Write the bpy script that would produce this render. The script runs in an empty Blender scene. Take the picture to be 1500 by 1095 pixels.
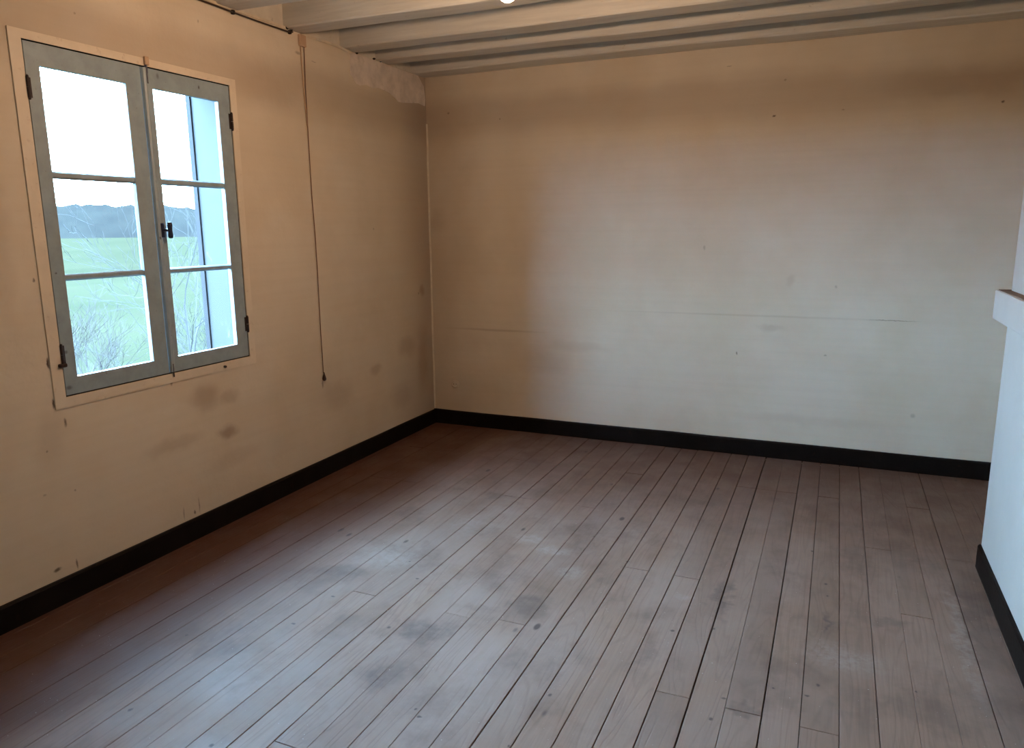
import bpy, bmesh, math, random
from mathutils import Vector, Matrix

# ------------------------------------------------------------------ camera, sky, lamp light, exposure
scene = bpy.context.scene
col = scene.collection

CAM = Vector((2.6451, -4.6852, 1.40))
R_ = Vector((0.91863658, 0.39500308, -0.00891021))
U_ = Vector((-0.06781925, 0.1798601, 0.98135156))
F_ = Vector((-0.38923948, 0.90090117, -0.19201488))
cd = bpy.data.cameras.new('camera')
cd.sensor_fit = 'HORIZONTAL'
cd.sensor_width = 36.0
cd.lens = 1094.85 / 1500 * 36.0
cd.clip_start = 0.05
cd.clip_end = 5000
cam = bpy.data.objects.new('camera', cd)
m = Matrix((R_, U_, -F_)).transposed().to_4x4()
m.translation = CAM
cam.matrix_world = m
col.objects.link(cam)
scene.camera = cam

SKY_COL = (0.38, 0.67, 1.0)
SKY_STRENGTH = 86.0
BULB_COL = (1.0, 0.62, 0.38)
BULB_STRENGTH = 835.0
w = bpy.data.worlds.new('overcast_sky')
scene.world = w
w.use_nodes = True
wn = w.node_tree
bg = wn.nodes['Background']
bg.inputs['Strength'].default_value = SKY_STRENGTH
tc = wn.nodes.new('ShaderNodeTexCoord')
sx = wn.nodes.new('ShaderNodeSeparateXYZ')
wn.links.new(tc.outputs['Generated'], sx.inputs[0])
rp = wn.nodes.new('ShaderNodeValToRGB')            # a plain hazy overcast sky
rp.color_ramp.elements[0].position = 0.0
rp.color_ramp.elements[0].color = (*SKY_COL, 1)
rp.color_ramp.elements[1].position = 1.0
rp.color_ramp.elements[1].color = (SKY_COL[0]*.92, SKY_COL[1]*.92, SKY_COL[2]*.92, 1)
wn.links.new(sx.outputs['Z'], rp.inputs[0])
wn.links.new(rp.outputs[0], bg.inputs['Color'])

vs = scene.view_settings
scene.display_settings.display_device = 'sRGB'
vs.view_transform = 'Standard'
vs.look = 'None'
vs.gamma = 1.0
vs.use_curve_mapping = False
vs.exposure = 0.12
scene.cycles.max_bounces = 10
scene.cycles.diffuse_bounces = 6
scene.cycles.transparent_max_bounces = 16
scene.cycles.use_denoising = True
scene.cycles.sample_clamp_indirect = 6.0

rnd = random.Random(7)

# ------------------------------------------------------------------ mesh helpers
def link(name, me, mat=None, parent=None):
    o = bpy.data.objects.new(name, me)
    if mat is not None and not me.materials:
        me.materials.append(mat)
    col.objects.link(o)
    if parent is not None:
        o.parent = parent
    return o

def empty(name, loc=(0, 0, 0), parent=None):
    o = bpy.data.objects.new(name, None)
    o.location = loc
    col.objects.link(o)
    if parent is not None:
        o.parent = parent
    return o

def tag(o, label=None, cat=None, group=None, kind=None):
    if label: o['label'] = label
    if cat: o['category'] = cat
    if group: o['group'] = group
    if kind: o['kind'] = kind
    return o

class MB:
    def __init__(s):
        s.bm = bmesh.new()
    def box(s, a, b):
        x0, y0, z0 = a; x1, y1, z1 = b
        v = [s.bm.verts.new(p) for p in ((x0,y0,z0),(x1,y0,z0),(x1,y1,z0),(x0,y1,z0),(x0,y0,z1),(x1,y0,z1),(x1,y1,z1),(x0,y1,z1))]
        for f in ((0,3,2,1),(4,5,6,7),(0,1,5,4),(1,2,6,5),(2,3,7,6),(3,0,4,7)):
            s.bm.faces.new([v[i] for i in f])
        return v
    def bevel(s, w=.003, seg=1):
        bmesh.ops.bevel(s.bm, geom=list(s.bm.edges), offset=w, segments=seg, affect='EDGES', profile=.6)
        return s
    def tube(s, pts, rad, n=6, cap=True):
        """tube along points; rad number or list"""
        pts = [Vector(p) for p in pts]
        if not isinstance(rad, (list, tuple)): rad = [rad]*len(pts)
        rings = []
        ref = None
        for i, p in enumerate(pts):
            d = (pts[min(i+1, len(pts)-1)] - pts[max(i-1, 0)]).normalized()
            if ref is None:
                ref = d.orthogonal().normalized()
            ref = (ref - d*ref.dot(d))
            ref = ref.normalized() if ref.length > 1e-6 else d.orthogonal().normalized()
            b = d.cross(ref)
            rings.append([s.bm.verts.new(p + (ref*math.cos(2*math.pi*k/n) + b*math.sin(2*math.pi*k/n))*rad[i]) for k in range(n)])
        for a, b in zip(rings, rings[1:]):
            for k in range(n):
                s.bm.faces.new((a[k], a[(k+1) % n], b[(k+1) % n], b[k]))
        if cap:
            s.bm.faces.new(rings[0][::-1]); s.bm.faces.new(rings[-1])
        return s
    def lathe(s, prof, n=20, axis='z', centre=(0,0,0)):
        c = Vector(centre)
        rings = []
        for r, h in prof:
            ring = []
            for k in range(n):
                a = 2*math.pi*k/n
                q = (r*math.cos(a), r*math.sin(a), h)
                if axis == 'x': q = (h, r*math.cos(a), r*math.sin(a))
                if axis == 'y': q = (r*math.cos(a), h, -r*math.sin(a))
                ring.append(s.bm.verts.new(c + Vector(q)))
            rings.append(ring)
        for a, b in zip(rings, rings[1:]):
            for k in range(n):
                s.bm.faces.new((a[k], a[(k+1) % n], b[(k+1) % n], b[k]))
        s.bm.faces.new(rings[0][::-1]); s.bm.faces.new(rings[-1])
        return s
    def quad(s, *p):
        s.bm.faces.new([s.bm.verts.new(q) for q in p]); return s
    def build(s, name, mat=None, parent=None, smooth=False, normals=True):
        if normals:
            bmesh.ops.recalc_face_normals(s.bm, faces=s.bm.faces[:])
        me = bpy.data.meshes.new(name)
        s.bm.to_mesh(me); s.bm.free()
        if smooth:
            for f in me.polygons: f.use_smooth = True
        return link(name, me, mat, parent)

# ------------------------------------------------------------------ material helpers
class Mat:
    def __init__(s, name):
        s.m = bpy.data.materials.new(name); s.m.use_nodes = True
        s.nt = s.m.node_tree; s.n = s.nt.nodes; s.l = s.nt.links
        s.b = s.n['Principled BSDF']
        g = s.n.new('ShaderNodeNewGeometry'); s.pos = g.outputs['Position']
        s._xyz = None
    def put(s, v, inp):
        if isinstance(v, (int, float)): inp.default_value = v
        elif isinstance(v, (tuple, list)):
            v = tuple(v)
            inp.default_value = v if len(v) == len(inp.default_value) else (*v, 1)
        else: s.l.new(v, inp)
    def math(s, op, a, b=0.0, c=0.0, clamp=False):
        n = s.n.new('ShaderNodeMath'); n.operation = op; n.use_clamp = clamp
        s.put(a, n.inputs[0]); s.put(b, n.inputs[1]); s.put(c, n.inputs[2]); return n.outputs[0]
    def vec(s, op, a, b=(0, 0, 0)):
        n = s.n.new('ShaderNodeVectorMath'); n.operation = op
        s.put(a, n.inputs[0])
        if op == 'SCALE': s.put(b, n.inputs['Scale'])
        else: s.put(b, n.inputs[1])
        return n.outputs['Value'] if op in ('LENGTH', 'DOT_PRODUCT') else n.outputs[0]
    def xyz(s):
        if s._xyz is None:
            n = s.n.new('ShaderNodeSeparateXYZ'); s.l.new(s.pos, n.inputs[0]); s._xyz = n.outputs
        return s._xyz
    def comb(s, x, y, z):
        n = s.n.new('ShaderNodeCombineXYZ')
        for v, i in zip((x, y, z), n.inputs): s.put(v, i)
        return n.outputs[0]
    def noise(s, v=None, scale=5, detail=3, rough=.55, dist=0, out=0):
        n = s.n.new('ShaderNodeTexNoise')
        s.l.new(s.pos if v is None else v, n.inputs['Vector'])
        n.inputs['Scale'].default_value = scale; n.inputs['Detail'].default_value = detail
        n.inputs['Roughness'].default_value = rough; n.inputs['Distortion'].default_value = dist
        return n.outputs[out]
    def ramp(s, v, a, b, lo=0., hi=1., smooth=True):
        n = s.n.new('ShaderNodeMapRange')
        n.interpolation_type = 'SMOOTHSTEP' if smooth else 'LINEAR'
        s.put(v, n.inputs[0]); s.put(a, n.inputs[1]); s.put(b, n.inputs[2]); s.put(lo, n.inputs[3]); s.put(hi, n.inputs[4])
        return n.outputs[0]
    def mix(s, f, a, b, mode='MIX'):
        n = s.n.new('ShaderNodeMix'); n.data_type = 'RGBA'; n.blend_type = mode; n.clamp_factor = True
        s.put(f, n.inputs[0]); s.put(a, n.inputs[6]); s.put(b, n.inputs[7]); return n.outputs[2]
    def blobs(s, items, warp=.0, wscale=12):
        """soft patches: (centre, radii, amount, inner)"""
        p = s.pos
        if warp:
            nz = s.noise(None, wscale, 3, .6, out=1)
            p = s.vec('ADD', p, s.vec('SCALE', s.vec('SUBTRACT', nz, (.5, .5, .5)), warp))
        tot = None
        for it in items:
            c, r, amt = it[:3]; inner = it[3] if len(it) > 3 else .2
            d = s.vec('LENGTH', s.vec('DIVIDE', s.vec('SUBTRACT', p, c), r))
            v = s.ramp(d, inner, 1.0, amt, 0.0)
            tot = v if tot is None else s.math('MAXIMUM', tot, v)
        return tot
    def out(s, colr, rough=.6, bump=None, bstr=.2, bdist=.01, spec=.5, metal=0):
        s.put(colr, s.b.inputs['Base Color']); s.put(rough, s.b.inputs['Roughness'])
        s.b.inputs['Specular IOR Level'].default_value = spec
        s.b.inputs['Metallic'].default_value = metal
        if bump is not None:
            n = s.n.new('ShaderNodeBump'); n.inputs['Strength'].default_value = bstr; n.inputs['Distance'].default_value = bdist
            s.l.new(bump, n.inputs['Height']); s.l.new(n.outputs[0], s.b.inputs['Normal'])
        return s.m

BIG = 9.0
CREAM = (0.67, 0.59, 0.46)

def wallpaper(name, side):
    k = Mat(name)
    X, Y, Z = k.xyz()[:3]
    big = k.noise(None, 1.3, 4, .6)
    fine = k.noise(None, 60, 2, .5)
    c = k.mix(k.ramp(big, .3, .7), (CREAM[0]*.93, CREAM[1]*.90, CREAM[2]*.86), (CREAM[0]*1.04, CREAM[1]*1.05, CREAM[2]*1.07))
    # faint level streaks of the paper
    st = k.noise(k.comb(k.math('MULTIPLY', X, .35), k.math('MULTIPLY', Y, .35), k.math('MULTIPLY', Z, 15)), 2.2, 3, .6)
    c = k.mix(k.ramp(st, .35, .75, 0, .10), c, (CREAM[0]*.72, CREAM[1]*.68, CREAM[2]*.60))
    # a darker band round the top of the walls
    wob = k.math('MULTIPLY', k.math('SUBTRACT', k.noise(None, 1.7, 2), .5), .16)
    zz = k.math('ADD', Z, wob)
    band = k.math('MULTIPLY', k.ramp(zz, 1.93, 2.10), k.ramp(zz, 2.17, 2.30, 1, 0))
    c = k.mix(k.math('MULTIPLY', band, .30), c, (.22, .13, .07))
    if side == 'left':
        # darker brown towards the corner
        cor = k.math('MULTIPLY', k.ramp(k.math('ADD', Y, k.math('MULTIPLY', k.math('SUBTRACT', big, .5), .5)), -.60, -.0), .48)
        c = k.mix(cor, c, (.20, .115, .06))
        soft = [((0, -2.02, .445), (BIG, .10, .05), .55), ((0, -2.14, .64), (BIG, .12, .09), .40), ((0, -2.0, .62), (BIG, .10, .05), .3),
                ((0, -2.35, .47), (BIG, .22, .05), .22), ((0, -.75, .52), (BIG, .10, .05), .30), ((0, -.35, .62), (BIG, .16, .10), .30),
                ((0, -.45, .30), (BIG, .18, .12), .22), ((0, -.12, .98), (BIG, .06, .06), .4), ((0, -1.15, .45), (BIG, .2, .12), .18),
                ((0, -2.9, .65), (BIG, .1, .16), .15), ((0, -1.6, 2.1), (BIG, .3, .12), .15), ((0, -3.0, 1.4), (BIG, .08, .5), .18),
                ((0, -2.0, .30), (BIG, .25, .06), .12), ((0, -.15, .50), (BIG, .12, .35), .30)]
        hard = [((0, -2.872, .925), (BIG, .008, .030), .95), ((0, -2.862, .862), (BIG, .008, .018), .9), ((0, -2.872, .772), (BIG, .008, .026), .9),
                ((0, -2.82, .752), (BIG, .035, .005), .8), ((0, -2.835, .69), (BIG, .009, .025), .7), ((0, -2.94, .138), (BIG, .022, .010), .8),
                ((0, -2.86, .128), (BIG, .006, .03), .7), ((0, -2.33, .14), (BIG, .005, .04), .45), ((0, -2.27, .125), (BIG, .008, .014), .7),
                ((0, -2.24, .15), (BIG, .005, .05), .45), ((0, -2.885, 1.23), (BIG, .006, .012), .7), ((0, -2.92, .60), (BIG, .007, .007), .5),
                ((0, -2.33, .747), (BIG, .010, .020), .6), ((0, -2.57, .757), (BIG, .006, .010), .5), ((0, -2.0, 2.30), (BIG, .006, .008), .4),
                ((0, -2.6, 2.19), (BIG, .007, .007), .35), ((0, -.18, .96), (BIG, .010, .012), .5), ((0, -2.95, .44), (BIG, .010, .006), .3),
                ((0, -1.2, 2.28), (BIG, .03, .004), .4), ((0, -1.33, 2.30), (BIG, .03, .012), .45), ((0, -.70, 1.40), (BIG, .008, .010), .35),
                ((0, -2.83, .42), (BIG, .006, .006), .4), ((0, -1.285, .535), (BIG, .012, .030), .5), ((0, -1.9, .80), (BIG, .008, .01), .4)]
    else:
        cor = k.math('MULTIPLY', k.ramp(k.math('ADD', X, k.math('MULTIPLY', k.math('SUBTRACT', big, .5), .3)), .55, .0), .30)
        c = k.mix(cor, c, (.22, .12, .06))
        soft = [((.85, 0, .50), (.25, BIG, .14), .14),
                ((1.1, 0, .62), (.3, BIG, .05), .12), ((2.3, 0, .80), (.12, BIG, .03), .18), ((2.4, 0, 1.08), (.04, BIG, .05), .15),
                ((3.2, 0, 2.12), (.6, BIG, .10), .25), ((2.6, 0, .25), (.6, BIG, .05), .10), ((.06, 0, 1.45), (.10, BIG, .10), .2)]
        hard = [((2.26, 0, 2.01), (.014, BIG, .007), .8), ((3.37, 0, 2.01), (.010, BIG, .010), .8), ((2.12, 0, .635), (.008, BIG, .014), .6),
                ((2.95, 0, .868), (.17, BIG, .004), .45), ((2.62, 0, .65), (.012, BIG, .007), .35), ((.17, 0, 2.16), (.012, BIG, .010), .5),
                ((.55, 0, 2.10), (.008, BIG, .010), .4), ((2.62, 0, 2.02), (.012, BIG, .005), .35), ((1.9, 0, 1.27), (.01, BIG, .02), .25),
                ((3.1, 0, .33), (.02, BIG, .02), .25), ((2.0, 0, 2.30), (.02, BIG, .004), .5), ((2.31, 0, 2.2), (.01, BIG, .008), .4),
                ((2.65, 0, 1.05), (.01, BIG, .015), .25)]
    if side == 'back':
        c = k.mix(k.blobs([((.5, 0, .703), (.48, BIG, .013), .30), ((2.2, 0, .868), (1.1, BIG, .009), .16)], .008, 3), c, (.24, .14, .07))
    c = k.mix(k.blobs(soft, .10, 6), c, (.24, .13, .06))
    specks = k.ramp(k.noise(None, 95, 2, .6), .74, .80, 0, .35)
    c = k.mix(specks, c, (.25, .14, .07))
    c = k.mix(k.blobs(hard, .012, 60), c, (.05, .028, .018))
    h = k.math('ADD', k.math('MULTIPLY', k.noise(None, 9, 3), .8), k.math('MULTIPLY', fine, .12))
    return k.out(c, .82, h, .35, .012, spec=.25)

def plain(name, c, rough=.6, var=.08, scale=8, bstr=.15, spec=.4, metal=0, dirt=None, dirt_amt=.3, dscale=20):
    k = Mat(name)
    n = k.noise(None, scale, 4, .6)
    q = k.mix(k.ramp(n, .3, .7), tuple(x*(1-var) for x in c), tuple(min(1, x*(1+var)) for x in c))
    if dirt:
        q = k.mix(k.ramp(k.noise(None, dscale, 5, .7), .58, .72, 0, dirt_amt), q, dirt)
    return k.out(q, rough, k.noise(None, scale*4, 3), bstr, .004, spec, metal)

def beam_paint():
    k = Mat('old_beam_paint')
    X, Y, Z = k.xyz()[:3]
    g = k.noise(k.comb(k.math('MULTIPLY', X, .8), k.math('MULTIPLY', Y, 14), k.math('MULTIPLY', Z, 14)), 3, 4, .6)
    c = k.mix(k.ramp(g, .3, .7), (.60, .60, .55), (.70, .70, .64))
    c = k.mix(k.ramp(k.noise(k.comb(k.math('MULTIPLY', X, .5), Y, Z), 22, 4, .7), .66, .74, 0, .55), c, (.17, .11, .07))
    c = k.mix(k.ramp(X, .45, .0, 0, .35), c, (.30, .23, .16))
    return k.out(c, .5, g, .3, .008, .4)

def floor_wood():
    k = Mat('worn_floor_board')
    X, Y, Z = k.xyz()[:3]
    oi = k.n.new('ShaderNodeObjectInfo'); r = oi.outputs['Random']
    off = k.math('MULTIPLY', r, 37.0)
    gv = k.comb(k.math('ADD', k.math('MULTIPLY', X, 9.0), off), k.math('ADD', k.math('MULTIPLY', Y, .9), off), off)
    n1 = k.noise(gv, 1.0, 2, .45, .4)
    rings = k.math('ABSOLUTE', k.math('SUBTRACT', k.math('FRACT', k.math('MULTIPLY', n1, 12.0)), .5))
    rings = k.ramp(rings, .0, .22, 1, 0)
    fib = k.noise(k.comb(k.math('MULTIPLY', X, 160), k.math('MULTIPLY', Y, 5), off), 1.0, 4, .65)
    base = k.mix(r, (.205, .132, .092), (.290, .190, .136))
    r2 = k.math('FRACT', k.math('MULTIPLY', r, 7.77))
    base = k.mix(k.math('MULTIPLY', r2, .30), base, (.20, .125, .080))
    c = k.mix(k.math('MULTIPLY', rings, .28), base, (.11, .062, .040))
    c = k.mix(k.ramp(fib, .35, .70, 0, .35), c, (.15, .095, .066))
    # grey scuffed wear over the middle of the room
    wn_ = k.noise(k.comb(X, k.math('MULTIPLY', Y, .55), 0.0), 2.3, 5, .62)
    c = k.mix(k.math('MULTIPLY', k.ramp(wn_, .34, .66, .12, .62), k.ramp(X, 3.0, 1.4, .35, 1)), c, (.330, .262, .230))
    dk = k.noise(k.comb(X, k.math('MULTIPLY', Y, .8), 4.0), 4.5, 5, .62)
    c = k.mix(k.ramp(dk, .46, .72, 0, .46), c, (.090, .054, .040))
    smudge = [((1.39, -2.59, 0), (.13, .10, 1), .60), ((1.40, -2.86, 0), (.12, .10, 1), .5), ((1.66, -2.30, 0), (.14, .12, 1), .55), ((1.52, -2.36, 0), (.10, .05, 1), .35),
              ((2.33, -1.93, 0), (.05, .26, 1), .65), ((.85, -2.28, 0), (.16, .10, 1), .45), ((2.88, -1.9, 0), (.12, .05, 1), .4), ((3.2, -1.7, 0), (.10, .5, 1), .45),
              ((3.0, -1.25, 0), (.30, .22, 1), .35), ((2.15, -2.42, 0), (.04, .2, 1), .35), ((2.46, -2.62, 0), (.05, .03, 1), .5), ((1.55, -1.1, 0), (.4, .16, 1), .3),
              ((.50, -2.10, 0), (.08, .22, 1), .6), ((2.7, -2.0, 0), (.02, .10, 1), .7), ((2.78, -2.45, 0), (.08, .15, 1), .3), ((1.9, -.9, 0), (.5, .10, 1), .25)]
    c = k.mix(k.math('MULTIPLY', k.blobs(smudge, .26, 7), k.ramp(k.noise(None, 22, 4, .7), .3, .6, .45, .95)), c, (.075, .050, .042))
    pale = [((1.43, -1.70, 0), (.10, .08, 1), .45), ((1.58, -1.78, 0), (.13, .07, 1), .5), ((1.72, -1.95, 0), (.08, .10, 1), .35), ((.95, -2.1, 0), (.25, .16, 1), .3),
            ((2.2, -2.0, 0), (.05, .03, 1), .3), ((2.75, -2.2, 0), (.18, .12, 1), .3), ((1.1, -1.65, 0), (.2, .2, 1), .22), ((3.13, -1.9, 0), (.035, .6, 1), .35)]
    c = k.mix(k.math('MULTIPLY', k.blobs(pale, .12, 14), k.ramp(k.noise(None, 34, 4, .7), .35, .62, .15, .75)), c, (.46, .42, .38))
    # red-brown stain along the skirtings, with shade below the window sill painted in
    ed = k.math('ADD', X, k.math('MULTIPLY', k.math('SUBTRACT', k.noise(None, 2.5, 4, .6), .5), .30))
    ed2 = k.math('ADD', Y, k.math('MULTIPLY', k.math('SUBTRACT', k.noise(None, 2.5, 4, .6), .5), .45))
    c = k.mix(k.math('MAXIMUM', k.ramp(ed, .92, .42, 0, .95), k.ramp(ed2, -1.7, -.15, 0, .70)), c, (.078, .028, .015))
    # knots, nail heads
    vo = k.n.new('ShaderNodeTexVoronoi'); k.l.new(k.comb(k.math('MULTIPLY', X, 3.2), k.math('MULTIPLY', Y, 1.5), 0.0), vo.inputs['Vector']); vo.inputs['Scale'].default_value = 1.6
    c = k.mix(k.ramp(vo.outputs['Distance'], .035, .075, .85, 0), c, (.035, .022, .018))
    spots = [(1.143, -3.332), (0.879, -3.118), (0.925, -2.721), (0.8, -3.306), (1.586, -2.977), (1.613, -3.003), (1.93, -2.759), (1.905, -3.018), (2.42, -2.574), (2.399, -2.687), (2.554, -2.463), (2.651, -2.464), (2.68, -2.396), (2.956, -2.315), (0.933, -2.497), (1.259, -2.609), (1.049, -2.116), (1.16, -2.242), (2.632, -1.36), (1.701, -1.563), (1.911, -1.764), (2.692, -1.667), (2.698, -1.767), (2.2, -2.247), (2.331, -2.178), (0.626, -2.929)]
    c = k.mix(k.blobs([((a, b, 0), ((.008, .011, 1), (.006, .007, 1), (.011, .008, 1))[i % 3], .75, .3) for i, (a, b) in enumerate(spots)], .012, 50), c, (.030, .020, .018))
    fl = k.ramp(k.noise(None, 110, 1, .5), .77, .80, 0, .6)
    c = k.mix(fl, c, (.55, .50, .46))
    rough = k.ramp(k.noise(None, 5, 4, .6), .3, .7, .50, .66)
    h = k.math('ADD', k.math('MULTIPLY', fib, -.4), k.math('MULTIPLY', rings, -.4))
    return k.out(c, rough, h, .30, .003, .42)

def window_paint():
    k = Mat('grey_window_paint')
    X, Y, Z = k.xyz()[:3]
    g = k.noise(None, 14, 4, .6)
    c = k.mix(k.ramp(g, .3, .7), (.245, .315, .345), (.30, .38, .41))
    c = k.mix(k.ramp(k.noise(None, 55, 3, .6), .68, .76, 0, .5), c, (.08, .06, .05))
    marks = [((0, -2.805, .82), (BIG, .018, .012), .6), ((0, -2.80, .955), (BIG, .010, .010), .6), ((0, -2.325, 1.37), (BIG, .006, .010), .8),
             ((0, -2.03, 2.02), (BIG, .006, .012), .9), ((0, -2.25, 2.03), (BIG, .010, .016), .5), ((0, -2.80, 1.25), (BIG, .006, .006), .7)]
    c = k.mix(k.blobs(marks, .006, 60), c, (.04, .03, .03))
    return k.out(c, .45, g, .2, .003, .45)

M = {}
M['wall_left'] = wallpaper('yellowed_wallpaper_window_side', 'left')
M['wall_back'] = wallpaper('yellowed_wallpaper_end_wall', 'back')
M['plain_wall'] = plain('cream_wall', CREAM, .85, .06, 3)
M['beam'] = beam_paint()
M['deck'] = plain('ceiling_deck', (.36, .33, .28), .8, .1, 6)
M['frieze'] = plain('white_frieze_plaster', (.62, .57, .47), .8, .1, 6, dirt=(.25, .18, .12), dirt_amt=.4)
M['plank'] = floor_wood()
M['sub'] = plain('dark_underfloor', (.02, .014, .01), .9)
M['skirting'] = plain('black_skirting', (.006, .0042, .0035), .5, .25, 9, dirt=(.03, .014, .009), dirt_amt=.35, spec=.10)
M['casing'] = plain('cream_casing_paint', (.695, .61, .475), .6, .05, 7, dirt=(.33, .20, .11), dirt_amt=.35, dscale=26)
M['frame'] = window_paint()
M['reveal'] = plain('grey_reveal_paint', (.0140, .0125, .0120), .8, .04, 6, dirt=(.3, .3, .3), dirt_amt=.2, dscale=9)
M['stop'] = plain('weathered_shutter_stop', (.014, .010, .010), .8, .1, 10)
M['outer'] = plain('outer_render', (0.0460, 0.0414, 0.0368), .9)
M['iron'] = plain('rusty_iron', (.035, .024, .022), .55, .3, 60, metal=.4, spec=.4)
M['blue_metal'] = plain('dark_blue_metal', (.020, .024, .045), .4, .2, 60, metal=.3)
M['white'] = plain('white_chimney_paint', (.44, .40, .355), .6, .03, 4, bstr=.1, dirt=(.50, .46, .40), dirt_amt=.25, dscale=7)
M['mantel_top'] = plain('dark_mantel_top', (.16, .11, .075), .8, .2, 18)
M['plaster'] = plain('bare_plaster', (.66, .58, .50), .95, .12, 12, bstr=.5, dirt=(.45, .36, .28), dirt_amt=.5)
M['paper_edge'] = plain('paper_edge', (.62, .54, .41), .9, .1, 12)
M['cord'] = plain('brown_cord', (.20, .105, .065), .8)
M['cordtop'] = plain('painted_cord_cover', (.50, .34, .22), .8)
M['wood_knob'] = plain('dark_knob', (.028, .014, .010), .4)
M['socket'] = plain('painted_over_outlet', (.46, .33, .22), .6)
M['hole'] = plain('outlet_hole', (.02, .015, .012), .8)
M['cable'] = plain('dark_cable', (.045, .030, .022), .6)
M['bark'] = plain('grey_brown_bark', (.011, .009, .0075), .9, .2, 30)
M['bark2'] = plain('lilac_grey_twigs', (.018, .0125, .0105), .9, .2, 30)

def grass():
    k = Mat('winter_meadow')
    X, Y, Z = k.xyz()[:3]
    n = k.noise(None, .05, 6, .65)
    c = k.mix(k.ramp(n, .3, .7), (0.0140, 0.0148, 0.0086), (0.0185, 0.0182, 0.0108))
    n2 = k.noise(None, .9, 5, .7)
    c = k.mix(k.ramp(n2, .45, .75, 0, .5), c, (0.0180, 0.0130, 0.0110))
    rows = k.noise(k.comb(k.math('MULTIPLY', k.math('ADD', X, k.math('MULTIPLY', Y, .15)), .08), k.math('MULTIPLY', Y, .01), 0.), 1.2, 4, .6)
    c = k.mix(k.ramp(rows, .45, .65, 0, .4), c, (0.0210, 0.0198, 0.0120))
    return k.out(c, 1.0, None, spec=0)
M['grass'] = grass()
def hill():
    k = Mat('distant_woodland')
    n = k.noise(None, .03, 6, .7)
    c = k.mix(k.ramp(n, .3, .7), (0.0100, 0.0096, 0.0090), (0.0135, 0.0128, 0.0112))
    return k.out(c, 1.0, None, spec=.0)
M['hill'] = hill()

def glass():
    m = bpy.data.materials.new('old_window_glass'); m.use_nodes = True
    nt = m.node_tree; n = nt.nodes; n.clear()
    o = n.new('ShaderNodeOutputMaterial'); t = n.new('ShaderNodeBsdfTransparent'); g = n.new('ShaderNodeBsdfGlossy')
    t.inputs[0].default_value = (.90, .95, .96, 1); g.inputs['Roughness'].default_value = .03
    fr = n.new('ShaderNodeFresnel'); fr.inputs['IOR'].default_value = 1.45
    mx = n.new('ShaderNodeMixShader')
    nt.links.new(fr.outputs[0], mx.inputs[0]); nt.links.new(t.outputs[0], mx.inputs[1]); nt.links.new(g.outputs[0], mx.inputs[2])
    nt.links.new(mx.outputs[0], o.inputs[0])
    return m
M['glass'] = glass()

def bulb_mat():
    m = bpy.data.materials.new('lit_bulb'); m.use_nodes = True
    b = m.node_tree.nodes['Principled BSDF']
    b.inputs['Base Color'].default_value = (.9, .85, .8, 1)
    b.inputs['Emission Color'].default_value = (*BULB_COL, 1)
    b.inputs['Emission Strength'].default_value = BULB_STRENGTH
    return m
M['bulb'] = bulb_mat()
M['brass'] = plain('lampholder_brass', (.30, .20, .08), .35, metal=.9)

# ------------------------------------------------------------------ the setting
W, Y1, H, TOP = 3.75, -6.4, 2.40, 2.56
WT = .34                                    # outer wall thickness
OY0, OY1, OZ0, OZ1 = -2.82, -1.848, .79, 2.055   # window opening

# floor: dark underfloor with every board a piece of its own
fb = MB(); fb.box((-.02, Y1, -.14), (W, .02, -.022))
floor = tag(fb.build('floor', M['sub']), kind='structure')

PW = .10355
seam0 = .773 - 7*PW
def joint(xc, y, side):
    return y
joists = [-.62, -1.225, -1.82, -2.43, -2.62, -3.25, -3.85, -4.45, -5.05]
fixed = {}
def colx(x): return int((x - seam0)//PW)
for x, y in [(2.269, -2.614), (2.475, -2.618), (2.689, -2.624), (1.966, -1.819), (2.166, -1.818), (1.005, -2.431), (1.441, -2.440), (1.643, -2.410), (3.021, -1.812), (2.885, -1.226)]:
    fixed.setdefault(colx(x), []).append(y)
strong = {19: .0022, 16: .0024, 13: .0016, 12: .0014}
ncol = int((W - seam0)/PW) + 1
gaps = [rnd.choice((.0004, .0006, .0009, .0012)) for _ in range(ncol+2)]
for sx_, g_ in ((1.904, .0026), (2.317, .0034), (2.528, .0026), (2.219, .0022), (2.11, .0020), (1.693, .0016), (1.486, .0016), (1.795, .0022), (3.156, .0020), (2.741, .0014), (2.003, .0018), (2.64, .0014), (1.387, .0004), (1.587, .0006), (2.947, .0005), (2.425, .0009)):
    gaps[int(round((sx_ - seam0)/PW))] = g_*.75
for i in range(-1, ncol):
    x0 = max(seam0 + i*PW, -.01); x1 = min(seam0 + (i+1)*PW, W)
    if x1 - x0 < .02: continue
    ends = [0.012]
    if i in fixed:
        ys = list(fixed[i])
        if ys[0] < -2.3:
            ys.append(rnd.choice((-.62, -.62, -1.22)) if rnd.random() < .6 else None)
        ys.append(ys[0] - rnd.choice((1.85, 2.4)))
        ys = sorted([y for y in ys if y is not None], reverse=True)
    else:
        ys = []
        y = rnd.choice((-.62, -1.225, -1.225) if x0 < 1.25 else (-.62, -1.225, -3.25, -3.25, -3.85, -3.85)); ys.append(y)
        ys.append((y - 3.03 if x0 < 1.25 else y - 2.43) if y > -2 else y - 1.8)
    ys = [y for y in ys if y > Y1 + .3]
    ends += ys + [Y1]
    for a, b in zip(ends, ends[1:]):
        g0, g1 = gaps[i+1 if i < 0 else i], gaps[i+1]
        zt = rnd.uniform(-.0009, .0004)
        q = MB()
        q.box((x0 + g0, b + .0010, -.0215), (x1 - g1, a - .0010, zt))
        top = [e for e in q.bm.edges if all(v.co.z > -.01 for v in e.verts)]
        bmesh.ops.bevel(q.bm, geom=top, offset=.0010, segments=1, affect='EDGES')
        q.build('plank', M['plank'], floor)

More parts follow.
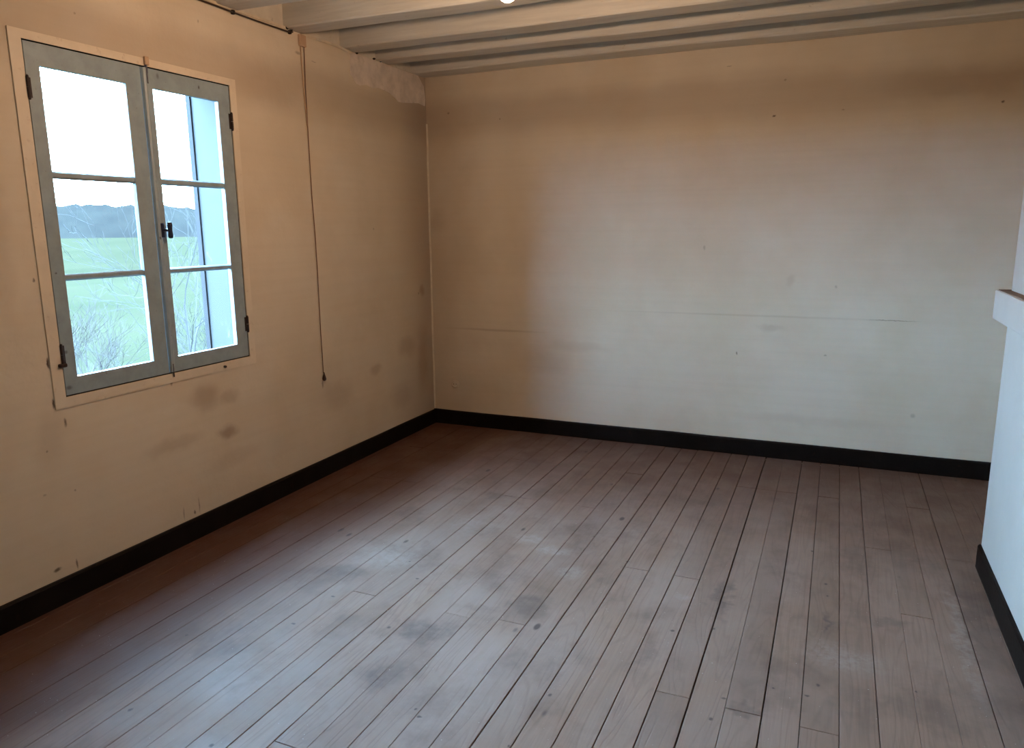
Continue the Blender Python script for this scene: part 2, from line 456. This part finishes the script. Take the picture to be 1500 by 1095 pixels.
# walls
W2 = -2.90                                  # offset of an added, unseen window that brings in more daylight
def wall_window():
    q = MB()
    zt = H
    y0, y1 = Y1, .3
    e = .004
    oz0, oz1 = OZ0 - e, OZ1 + e
    ops = [(OY0 + W2 - e, OY1 + W2 + e), (OY0 - e, OY1 + e)]  # opening for the added daylight window comes first
    def face(y_a, y_b, z_a, z_b, x=0.0, m=q):
        m.quad((x, y_a, z_a), (x, y_b, z_a), (x, y_b, z_b), (x, y_a, z_b))
    y = y0
    for a, b in ops:
        face(y, a, -.1, zt); face(a, b, -.1, oz0); face(a, b, oz1, zt); y = b
    face(y, 0.0, -.1, zt)
    q.quad((0, y0, zt), (0, y1, zt), (-WT, y1, zt), (-WT, y0, zt))
    o = q.build('wall_left', M['wall_left'], normals=False)
    r = MB(); X = -WT
    rz0, rz1 = oz0 - .06, oz1 + .06
    y = y0
    for a, b in ops:
        a -= .03; b += .10
        face(y, a, -3.4, 3.4, X, r); face(a, b, -3.4, rz0, X, r); face(a, b, rz1, 3.4, X, r); y = b
    face(y, y1, -3.4, 3.4, X, r)
    r.quad((0.0, y0, zt+.17), (0.0, y1, zt+.17), (X, y1, zt+.17), (X, y0, zt+.17))
    r.build('outer_face', M['outer'], o)
    for oy0, oy1 in ops:
        ra0, ra1 = oy0 - .03, oy1 + .10
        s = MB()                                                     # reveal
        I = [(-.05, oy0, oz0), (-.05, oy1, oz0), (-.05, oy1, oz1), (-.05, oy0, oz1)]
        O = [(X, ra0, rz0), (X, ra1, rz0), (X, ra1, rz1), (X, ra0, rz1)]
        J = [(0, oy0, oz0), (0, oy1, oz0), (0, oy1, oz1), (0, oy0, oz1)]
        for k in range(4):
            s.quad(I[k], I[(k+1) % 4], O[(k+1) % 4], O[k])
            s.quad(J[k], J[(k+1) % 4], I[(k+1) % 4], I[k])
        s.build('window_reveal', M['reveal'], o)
        st = MB()
        st.box((X-.028, ra1-.008, rz0), (X-.001, ra1+.05, rz1))
        st.build('shutter_stop', M['stop'], o)
        sl = MB(); sl.box((X-.06, ra0, rz0-.05), (X+.20, ra1, rz0+.004)); sl.build('outer_sill', M['reveal'], o)
    return o
wl = tag(wall_window(), kind='structure')

# frieze of plaster between the beam ends, above the wallpaper
q = MB(); q.box((-.05, Y1, H + .004), (-.012, 0, TOP)); q.build('frieze', M['frieze'], wl)
q = MB()
q.box((-.012, Y1, H - .004), (.006, -1.42, H + .008)); q.build('ledge', M['paper_edge'], wl)
# curled top edge of the paper between cord and bare patch
q = MB()
pts = [(.006, -1.30, H-.012), (.010, -1.10, H-.006), (.012, -.98, H-.008), (.008, -.86, H-.016)]
for a, b in zip(pts, pts[1:]):
    q.quad(a, b, (b[0]+.008, b[1], b[2]+.010), (a[0]+.008, a[1], a[2]+.010))
    q.quad((a[0]+.008, a[1], a[2]+.010), (b[0]+.008, b[1], b[2]+.010), (0, b[1], b[2]+.012), (0, a[1], a[2]+.012))
q.build('paper_edge', M['paper_edge'], wl)
# bare plaster patch
pl = [(-.867, 2.396), (-.637, 2.396), (-.449, 2.396), (-.10, 2.396), (-.03, 2.34), (-.012, 2.26), (-.020, 2.215), (-.10, 2.222), (-.215, 2.208), (-.30, 2.198), (-.36, 2.195), (-.40, 2.215), (-.46, 2.232),
      (-.52, 2.240), (-.60, 2.243), (-.65, 2.232), (-.72, 2.240), (-.78, 2.226), (-.82, 2.232), (-.845, 2.26), (-.872, 2.275), (-.868, 2.33)]
q = MB()
top = [q.bm.verts.new((.0035, y, z)) for y, z in pl]; bot = [q.bm.verts.new((-.001, y, z)) for y, z in pl]
q.bm.faces.new(top)
for i in range(len(pl)):
    q.bm.faces.new((top[i], top[(i+1) % len(pl)], bot[(i+1) % len(pl)], bot[i]))
q.build('plaster_patch', M['plaster'], wl)

q = MB(); q.box((-WT, 0, -.1), (W + .2, .15, TOP + .2)); wb = tag(q.build('wall_back', M['wall_back']), kind='structure')
q = MB(); q.box((W, Y1, -.1), (W + .15, 0, TOP + .2)); tag(q.build('wall_right', M['plain_wall']), kind='structure')
q = MB(); q.box((-WT, Y1 - .15, -.1), (W + .15, Y1, TOP + .2)); tag(q.build('wall_front', M['plain_wall']), kind='structure')

# paper strip up the corner
q = MB()
zs = [.10 + i*(2.10 - .10)/14 for i in range(15)]
prev = None
for z in zs:
    wv = .0015*math.sin(z*7) + .0012*math.sin(z*17)
    r_ = [q.bm.verts.new(p) for p in ((0.0003, -.010 + wv, z), (.003, -.004 + wv, z), (.009 + wv, -.0003, z))]
    if prev:
        q.bm.faces.new((prev[0], prev[1], r_[1], r_[0])); q.bm.faces.new((prev[1], prev[2], r_[2], r_[1]))
    prev = r_
tag(q.build('trim_1', M['paper_edge']), kind='structure')

# ceiling: deck with the beams under it
q = MB(); q.box((-WT, Y1, TOP), (W + .15, .15, TOP + .06)); ceil = tag(q.build('ceiling', M['deck']), kind='structure')
def beam(ya, yb, seed, z=H):
    r = random.Random(seed)
    q = MB(); n = 26
    prev = None; first = None
    x0, x1 = -.045, W
    ph = [r.uniform(0, 6) for _ in range(6)]
    def wob(x, k, a=.004): return a*math.sin(x*2.3 + ph[k]) + a*.5*math.sin(x*6.1 + ph[k]*2)
    for i in range(n + 1):
        x = x0 + (x1 - x0)*i/n
        b0 = ya + wob(x, 0, .003); b1 = yb + wob(x, 1, .003); zz = z + wob(x, 2, .0025); c = .008
        pr = [(b0, TOP+.004), (b0, zz + c), (b0 + c*.8, zz + c*.15), (b0 + c*2, zz), (b1 - c*2, zz), (b1 - c*.6, zz + c*.2), (b1, zz + c), (b1, TOP+.004)]
        cur = [q.bm.verts.new((x, y, zc)) for y, zc in pr]
        if prev:
            for k in range(len(cur) - 1):
                q.bm.faces.new((prev[k], prev[k+1], cur[k+1], cur[k]))
            q.bm.faces.new((prev[-1], prev[0], cur[0], cur[-1]))
        else:
            q.bm.faces.new(cur)
        prev = cur
    q.bm.faces.new(prev[::-1])
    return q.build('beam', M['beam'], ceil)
beam(-.175, .0, 1)
beam(-.58, -.44, 2)
beam(-.945, -.805, 3)
beam(-1.42, -1.28, 4)
for k in range(10):
    beam(-1.89 - k*.455, -1.75 - k*.455, 10 + k)
# small dark gaps and knots where the beam ends meet the wall
q = MB()
for (y, z, s) in ((-1.405, 2.408, .012), (-1.375, 2.402, .009), (-.90, 2.47, .010), (-.62, 2.404, .007), (-.55, 2.403, .006), (-1.80, 2.412, .008), (-.80, 2.40, .006)):
    q.lathe([(0.001, -.006), (s*.8, -.004), (s, .004), (s*.5, .012), (.001, .014)], 8, 'x', (.0, y, z))
q.build('nail_hole', M['hole'], wl)

# skirtings
def skirting(name, a, b, depth_dir, h=.10, t=.016):
    """a,b = (x,y) ends on the wall face; depth_dir = (dx,dy) into the room"""
    q = MB()
    L = math.hypot(b[0]-a[0], b[1]-a[1]); n = max(4, int(L/.25)); prev = None
    r = random.Random(name)
    for i in range(n + 1):
        f = i/n; x = a[0] + (b[0]-a[0])*f; y = a[1] + (b[1]-a[1])*f
        hh = h + r.uniform(-.0015, .0015)
        prof = [(0, -.01), (t, -.01), (t, hh - .008), (t - .005, hh), (0, hh)]
        cur = [q.bm.verts.new((x + depth_dir[0]*d, y + depth_dir[1]*d, z)) for d, z in prof]
        if prev:
            for k in range(5): q.bm.faces.new((prev[k], prev[(k+1) % 5], cur[(k+1) % 5], cur[k]))
        else: q.bm.faces.new(cur)
        prev = cur
    q.bm.faces.new(prev[::-1])
    return tag(q.build(name, M['skirting']), kind='structure')
skirting('baseboard_left', (0, Y1), (0, 0), (1, 0), .100)
skirting('baseboard_back', (0, 0), (W, 0), (0, -1), .102)
BX, BY = 3.272, -1.262
skirting('baseboard_right', (BX, BY), (BX, -3.4), (-1, 0), .098, .012)
# filled recess behind the breast
q = MB(); q.box((BX, -3.4, -.02), (W + .01, BY, TOP)); q.bevel(.004, 2)
cb = tag(q.build('chimney_breast', M['white']), kind='structure')
mt = empty('mantel_shelf', (BX, -2.3, 1.03))
tag(mt, 'thick white-painted mantel shelf on the chimney breast at the right edge', 'shelf')
q = MB(); q.box((BX - .045 - BX, -3.44 + 2.3, 0), (.02, BY + .045 + 2.3, .113)); q.bevel(.004, 2)
q.build('shelf_board', M['white'], mt)
q = MB(); q.box((-.036, -3.43 + 2.3, .113), (-.001, BY + .036 + 2.3, .1155)); q.box((-.001, BY - .001 + 2.3, .113), (.02, BY + .036 + 2.3, .1155))  # darker brown sheet laid over the shelf top
tag(q.build('dark_top', M['mantel_top'], mt), 'dark top surface')

# ------------------------------------------------------------------ window
win = tag(empty('window_1', (0, (OY0+OY1)/2, OZ0)), kind='structure')
wo = Vector((0, (OY0+OY1)/2, OZ0))
def P(a): return (a[0]-wo.x, a[1]-wo.y, a[2]-wo.z)
def wbox(q, a, b): q.box(P(a), P(b))
# casing: four boards round the opening
CY0, CY1, CZ0, CZ1 = -2.868, -1.806, .747, 2.088
q = MB()
wbox(q, (0, CY0, CZ0), (.006, OY0-.003, CZ1)); wbox(q, (0, OY1+.003, CZ0), (.006, CY1, CZ1))
wbox(q, (0, OY0-.003, OZ1+.003), (.0058, OY1+.003, CZ1)); wbox(q, (0, OY0-.003, CZ0), (.0058, OY1+.003, OZ0-.003))
q.build('casing', M['casing'], win)
q = MB()       # dark gap lining behind the casements
wbox(q, (-.030, OY0-.010, OZ0-.010), (-.0186, OY0+.012, OZ1+.010)); wbox(q, (-.030, OY1-.012, OZ0-.010), (-.0186, OY1+.010, OZ1+.010))
wbox(q, (-.030, OY0, OZ0-.010), (-.0187, OY1, OZ0+.012)); wbox(q, (-.030, OY0, OZ1-.012), (-.0187, OY1, OZ1+.010))
q.build('rebate', M['iron'], win)

GZ = [(.857, 1.218), (1.243, 1.590), (1.619, 1.977)]
def casement(y0, y1, g0, g1, hinge_y, sgn):
    z0, z1 = OZ0+.002, OZ1-.002
    xb, xf = -.018, .003
    c = empty('casement', P((0, (y0+y1)/2, z0)), win)
    cy, cz = (y0+y1)/2, z0
    def L(a): return (a[0], a[1]-cy, a[2]-cz)
    def piece(q, a, b, ch=.004): q.box(L(a), L(b))
    q = MB()
    piece(q, (xb, y0, z0), (xf, g0, z1)); piece(q, (xb, g1, z0), (xf, y1, z1)); q.bevel(.0008)
    q.build('stile', M['frame'], c)
    q = MB(); piece(q, (xb, g0-.001, z0), (xf-.0002, g1+.001, GZ[0][0])); q.bevel(.0004); q.build('rail', M['frame'], c)
    q = MB(); piece(q, (xb, g0-.001, GZ[2][1]), (xf-.0002, g1+.001, z1)); q.bevel(.0004); q.build('rail', M['frame'], c)
    for za, zb in ((GZ[0][1], GZ[1][0]), (GZ[1][1], GZ[2][0])):
        q = MB()                                              # glazing bar with a moulded nose
        pr = [(xb+.001, za+.004), (xb+.001, zb-.004), (-.013, zb), (-.007, zb-.002), (.000, zb-.007), (.000, za+.007), (-.007, za+.002), (-.013, za)]
        A = [q.bm.verts.new(L((x, g0-.001, z))) for x, z in pr]; B = [q.bm.verts.new(L((x, g1+.001, z))) for x, z in pr]
        for k in range(8): q.bm.faces.new((A[k], A[(k+1) % 8], B[(k+1) % 8], B[k]))
        q.bm.faces.new(A[::-1]); q.bm.faces.new(B)
        q.build('glazing_bar', M['frame'], c)
    for za, zb in GZ:
        q = MB(); q.quad(L((-.013, g0-.006, za-.006)), L((-.013, g1+.006, za-.006)), L((-.013, g1+.006, zb+.006)), L((-.013, g0-.006, zb+.006)))
        q.build('pane', M['glass'], c)
    for zh in (.948, 1.897):
        q = MB()
        q.tube([L((.009, hinge_y, zh-.036)), L((.009, hinge_y, zh-.001))], .0055, 8)
        q.tube([L((.009, hinge_y, zh+.001)), L((.009, hinge_y, zh+.036))], .0055, 8)
        q.lathe([(.001, -.042), (.005, -.040), (.0035, -.036)], 8, 'z', L((.009, hinge_y, zh)))
        q.lathe([(.0035, .036), (.005, .039), (.001, .042)], 8, 'z', L((.009, hinge_y, zh)))
        q.box(L((.0025, hinge_y-.004, zh-.034)), L((.0055, hinge_y+sgn*.014, zh+.034)))
        q.build('hinge', M['iron'], c)
    return c, L
c1, L1 = casement(OY0+.002, -2.336, -2.765, -2.411, OY0+.000, 1)
c2, L2 = casement(-2.333, OY1-.002, -2.280, -1.922, OY1+.000, -1)
# meeting bead on the right leaf
q = MB()
pr = [(.003, -2.333), (.012, -2.329), (.015, -2.320), (.012, -2.311), (.003, -2.307)]
A = [q.bm.verts.new(L2((x, y, OZ0+.004))) for x, y in pr]; B = [q.bm.verts.new(L2((x, y, OZ1-.004))) for x, y in pr]
for k in range(5): q.bm.faces.new((A[k], A[(k+1) % 5], B[(k+1) % 5], B[k]))
q.bm.faces.new(A[::-1]); q.bm.faces.new(B)
q.build('meeting_bead', M['frame'], c2)
# latch plate + knob
q = MB()
q.box(L2((.003, -2.318, 1.372)), L2((.016, -2.300, 1.432))); q.bevel(.002)
q.tube([L2((.014, -2.309, 1.404)), L2((.034, -2.296, 1.402))], .006, 8)
q.build('latch_plate', M['blue_metal'], c2)
q = MB()
q.lathe([(.001, -.034), (.009, -.032), (.0105, -.022), (.0085, 0), (.0105, .022), (.009, .032), (.001, .034)], 10, 'z', L2((.038, -2.292, 1.402)))
q.build('latch_handle', M['blue_metal'], c2, smooth=True)
# top and bottom surface bolts
q = MB()
q.box(L2((.004, -2.322, 2.030)), L2((.013, -2.306, 2.056))); q.tube([L2((.012, -2.312, 1.99)), L2((.012, -2.312, 2.085))], .004, 8)
q.build('bolt', M['blue_metal'], c2)
q = MB(); q.tube([L2((.012, -2.322, .772)), L2((.012, -2.322, .83))], .003, 8); q.build('bolt', M['iron'], c2)
q = MB(); wbox(q, (.006, -2.318, 2.062), (.018, -2.298, 2.094)); q.bevel(.002); q.build('bolt_keeper', M['cordtop'], win)
q = MB(); q.lathe([(.001, 0), (.006, .001), (.006, .010), (.003, .014), (.001, .0145)], 10, 'x', P((.005, -2.02, .765))); q.build('stop_peg', M['iron'], win)
q = MB(); q.box(P((.004, OY0-.020, .902)), P((.020, OY0+.010, .916))); q.bevel(.003); q.build('hinge_pin', M['iron'], win)

# the added unseen window, for more daylight: same parts, moved along the wall
def copy_tree(o, parent=None):
    c = o.copy(); col.objects.link(c); c.parent = parent
    for ch in list(o.children): copy_tree(ch, c)
    return c
win_added = copy_tree(win); win_added.name = 'added_window'; win_added.location.y += W2

# ------------------------------------------------------------------ objects on the walls and ceiling
cord_pts = [(-1.286, 2.366), (-1.2925, 2.155), (-1.2945, 1.872), (-1.2935, 1.579), (-1.285, 1.385), (-1.283, 1.162), (-1.286, .851), (-1.283, .600)]
pc = empty('pull_cord', (0.006, -1.285, .55))
tag(pc, 'long thin brown pull cord hanging down the window wall from the beam', 'cord')
def Q(a): return (a[0]-.006, a[1]+1.285, a[2]-.55)
q = MB(); q.tube([Q((.009, y, z)) for y, z in cord_pts], .0021, 6); q.build('cord', M['cord'], pc, smooth=True)
q = MB()
q.tube([Q((.007, -1.313, 2.345)), Q((.007, -1.310, 2.227)), Q((.007, -1.304, 2.092)), Q((.008, -1.296, 1.94))], .0026, 6)
tag(q.build('second_strand', M['cordtop'], pc, smooth=True), 'paler upper strand of the cord')
q = MB(); q.lathe([(.001, .001), (.0085, .004), (.0115, .013), (.009, .026), (.0045, .040), (.0022, .052)], 12, 'z', Q((.013, -1.283, .553))); q.build('toggle', M['wood_knob'], pc, smooth=True)
q = MB(); q.box(Q((.001, -1.325, 2.335)), Q((.018, -1.275, 2.392))); q.bevel(.003)
tag(q.build('guide_block', M['cordtop'], pc), 'small block painted like the wall')

q = MB()
cp = [(.012, y, 2.386 + .003*math.sin(y*5)) for y in [-4.4 + .12*i for i in range(26)]] 
cp = [p for p in cp if p[1] < -1.38] + [(.012, -1.375, 2.390)]
q.tube([(x - .012, y + 2.3, z - 2.386) for x, y, z in cp], .0042, 8)
ec = empty('electric_cable', (.012, -2.3, 2.386)); tag(ec, 'dark cable run along the top of the window wall under the beams', 'cable')
q.build('wire', M['cable'], ec, smooth=True)
for y in (-1.395, -1.79, -2.2, -2.65, -3.1):
    q = MB(); q.box((-.011, y - .008 + 2.3, -.010), (.006, y + .008 + 2.3, .009)); q.bevel(.003)
    q.build('clip', M['hole'] if y > -1.85 else M['cable'], ec)

so = empty('wall_outlet', (.175, 0, .298)); tag(so, 'small round outlet painted over, low on the end wall near the corner', 'outlet')
q = MB(); q.lathe([(.001, 0), (.030, 0), (.030, -.006), (.026, -.010), (.020, -.0105), (.018, -.006), (.001, -.006)], 24, 'y'); q.build('cover', M['wall_back'], so)
for dz in (-.0095, .0095):
    q = MB(); q.lathe([(.0001, -.0055), (.0030, -.0055), (.0030, -.0075), (.0001, -.0075)], 8, 'y', (dz, 0, 0)); q.build('pin_hole', M['hole'], so)

# pendant bulb
BXp, BYp, BZ = 1.61, -2.30, 2.114
pen = empty('pendant_lamp', (BXp, BYp, TOP)); tag(pen, 'bare lit bulb hanging from the ceiling, its tip at the top edge', 'lamp')
def Pb(h): return h - TOP
q = MB(); q.lathe([(.001, -.030), (.020, -.028), (.038, -.012), (.042, .0)], 20); q.build('ceiling_rose', M['frieze'], pen, smooth=True)
q = MB(); q.tube([(0, 0, -.02), (0, 0, Pb(BZ+.15))], .003, 8); q.build('flex', M['cable'], pen)
q = MB(); q.lathe([(.008, Pb(BZ+.155)), (.014, Pb(BZ+.148)), (.018, Pb(BZ+.13)), (.019, Pb(BZ+.100)), (.0135, Pb(BZ+.098))], 18); q.build('lampholder', M['brass'], pen, smooth=True)
q = MB()
prof = [(.0008, 0), (.010, .0015), (.019, .007), (.026, .017), (.0295, .029), (.0295, .040), (.026, .053), (.020, .067), (.015, .080), (.0135, .092), (.013, .104)]
q.lathe([(r, Pb(BZ + h)) for r, h in prof], 20); q.build('bulb', M['bulb'], pen, smooth=True)

# ------------------------------------------------------------------ outside
q = MB()
n = 40
pts = {}
for i in range(n+1):
    for j in range(n+1):
        x = -.5 - 1400*(i/n)**2.2; y = -900 + 2300*j/n
        z = -3.05
        pts[i, j] = q.bm.verts.new((x, y, z))
for i in range(n):
    for j in range(n): q.bm.faces.new((pts[i, j], pts[i+1, j], pts[i+1, j+1], pts[i, j+1]))
ground = tag(q.build('ground', M['grass']), kind='structure')

def ridge(name, dist, base, hgt, seed, mat):
    r = random.Random(seed); q = MB()
    N = 260; rows = 5
    ph = [r.uniform(0, 6.3) for _ in range(9)]
    grid = []
    for k in range(rows):
        line = []
        for i in range(N+1):
            a = math.radians(95 + 75*i/N)
            t = k/(rows-1)
            d = dist + 60*t
            s = 0
            for m_, (fq, am) in enumerate(((2.2, .16), (5.7, .09), (13, .03), (31, .02), (71, .015))): s += am*math.sin(a*fq*3 + ph[m_])
            top = hgt*(1 + s) + (r.uniform(-.7, .8) if k else 0)
            z = base + top*math.sin(t*math.pi/2)
            line.append(q.bm.verts.new((CAM.x + d*math.cos(a), CAM.y + d*math.sin(a), z)))
        grid.append(line)
    for k in range(rows-1):
        for i in range(N): q.bm.faces.new((grid[k][i], grid[k][i+1], grid[k+1][i+1], grid[k+1][i]))
    return q.build(name, mat)
hl = ridge('distant_woodland', 600, -3.2, 26, 3, M['hill'])
tag(hl, 'dim blue-grey wooded ridge along the horizon beyond the meadow', 'woodland', kind='stuff')

def tree(name, base, height, seed, mat, label, cat, stems=1, spread=.5, depth=6, r0=.05, up=.25):
    r = random.Random(seed)
    t = empty(name, base); tag(t, label, cat)
    tr = MB(); br = MB()
    def grow(p, d, L, rad, lv):
        n = 4; pts = [p]; rads = [rad]
        q_ = p.copy(); dd = d.copy()
        for i in range(n):
            dd = (dd + Vector((r.gauss(0, .10), r.gauss(0, .10), r.gauss(.02, .08)))).normalized()
            q_ = q_ + dd*L/n; pts.append(q_.copy()); rads.append(max(.0030, rad*(1 - .38*(i+1)/n)))
        (tr if lv == 0 else br).tube(pts, rads, 6 if lv < 2 else 3, cap=False)
        if lv >= depth: return
        kids = 3 if lv < 4 else 2
        for k_ in range(kids):
            f = r.uniform(.35, 1.0) if k_ else 1.0
            j = min(n, max(1, int(round(f*n))))
            ax = Vector((r.gauss(0, 1), r.gauss(0, 1), r.gauss(0, .6) + up)).normalized()
            nd = (dd + ax*spread*(1.0 if k_ else .5)).normalized()
            grow(pts[j].copy(), nd, L*r.uniform(.62, .86), rads[j]*.72, lv + 1)
    for s_ in range(stems):
        d0 = Vector((r.gauss(0, .22) if stems > 1 else .05, r.gauss(0, .22) if stems > 1 else 0, 1)).normalized()
        grow(Vector((r.uniform(-.2, .2)*(stems > 1), r.uniform(-.2, .2)*(stems > 1), 0)), d0, height*.30, r0, 0)
    tr.build('trunk', mat, t, normals=False)
    b = br.build('twigs', mat, t, normals=False)
    b['kind'] = 'stuff'
    return t
tree('bare_tree', (-7.6, 5.4, -3.05), 6.4, 5, M['bark'], 'leafless tree nearest the house, seen through the right casement', 'tree', 1, .75, 7, .07, .15)
tree('bare_shrub', (-13.2, 7.0, -3.05), 3.4, 8, M['bark2'], 'leafless lilac-grey shrub in the meadow, seen through the lower left pane', 'shrub', 5, .7, 5, .028, .3)
tree('bare_shrub', (-9.6, 7.6, -3.05), 3.6, 12, M['bark'], 'leafless thicket behind the tree, low in the right casement', 'shrub', 5, .75, 5, .028, .2)
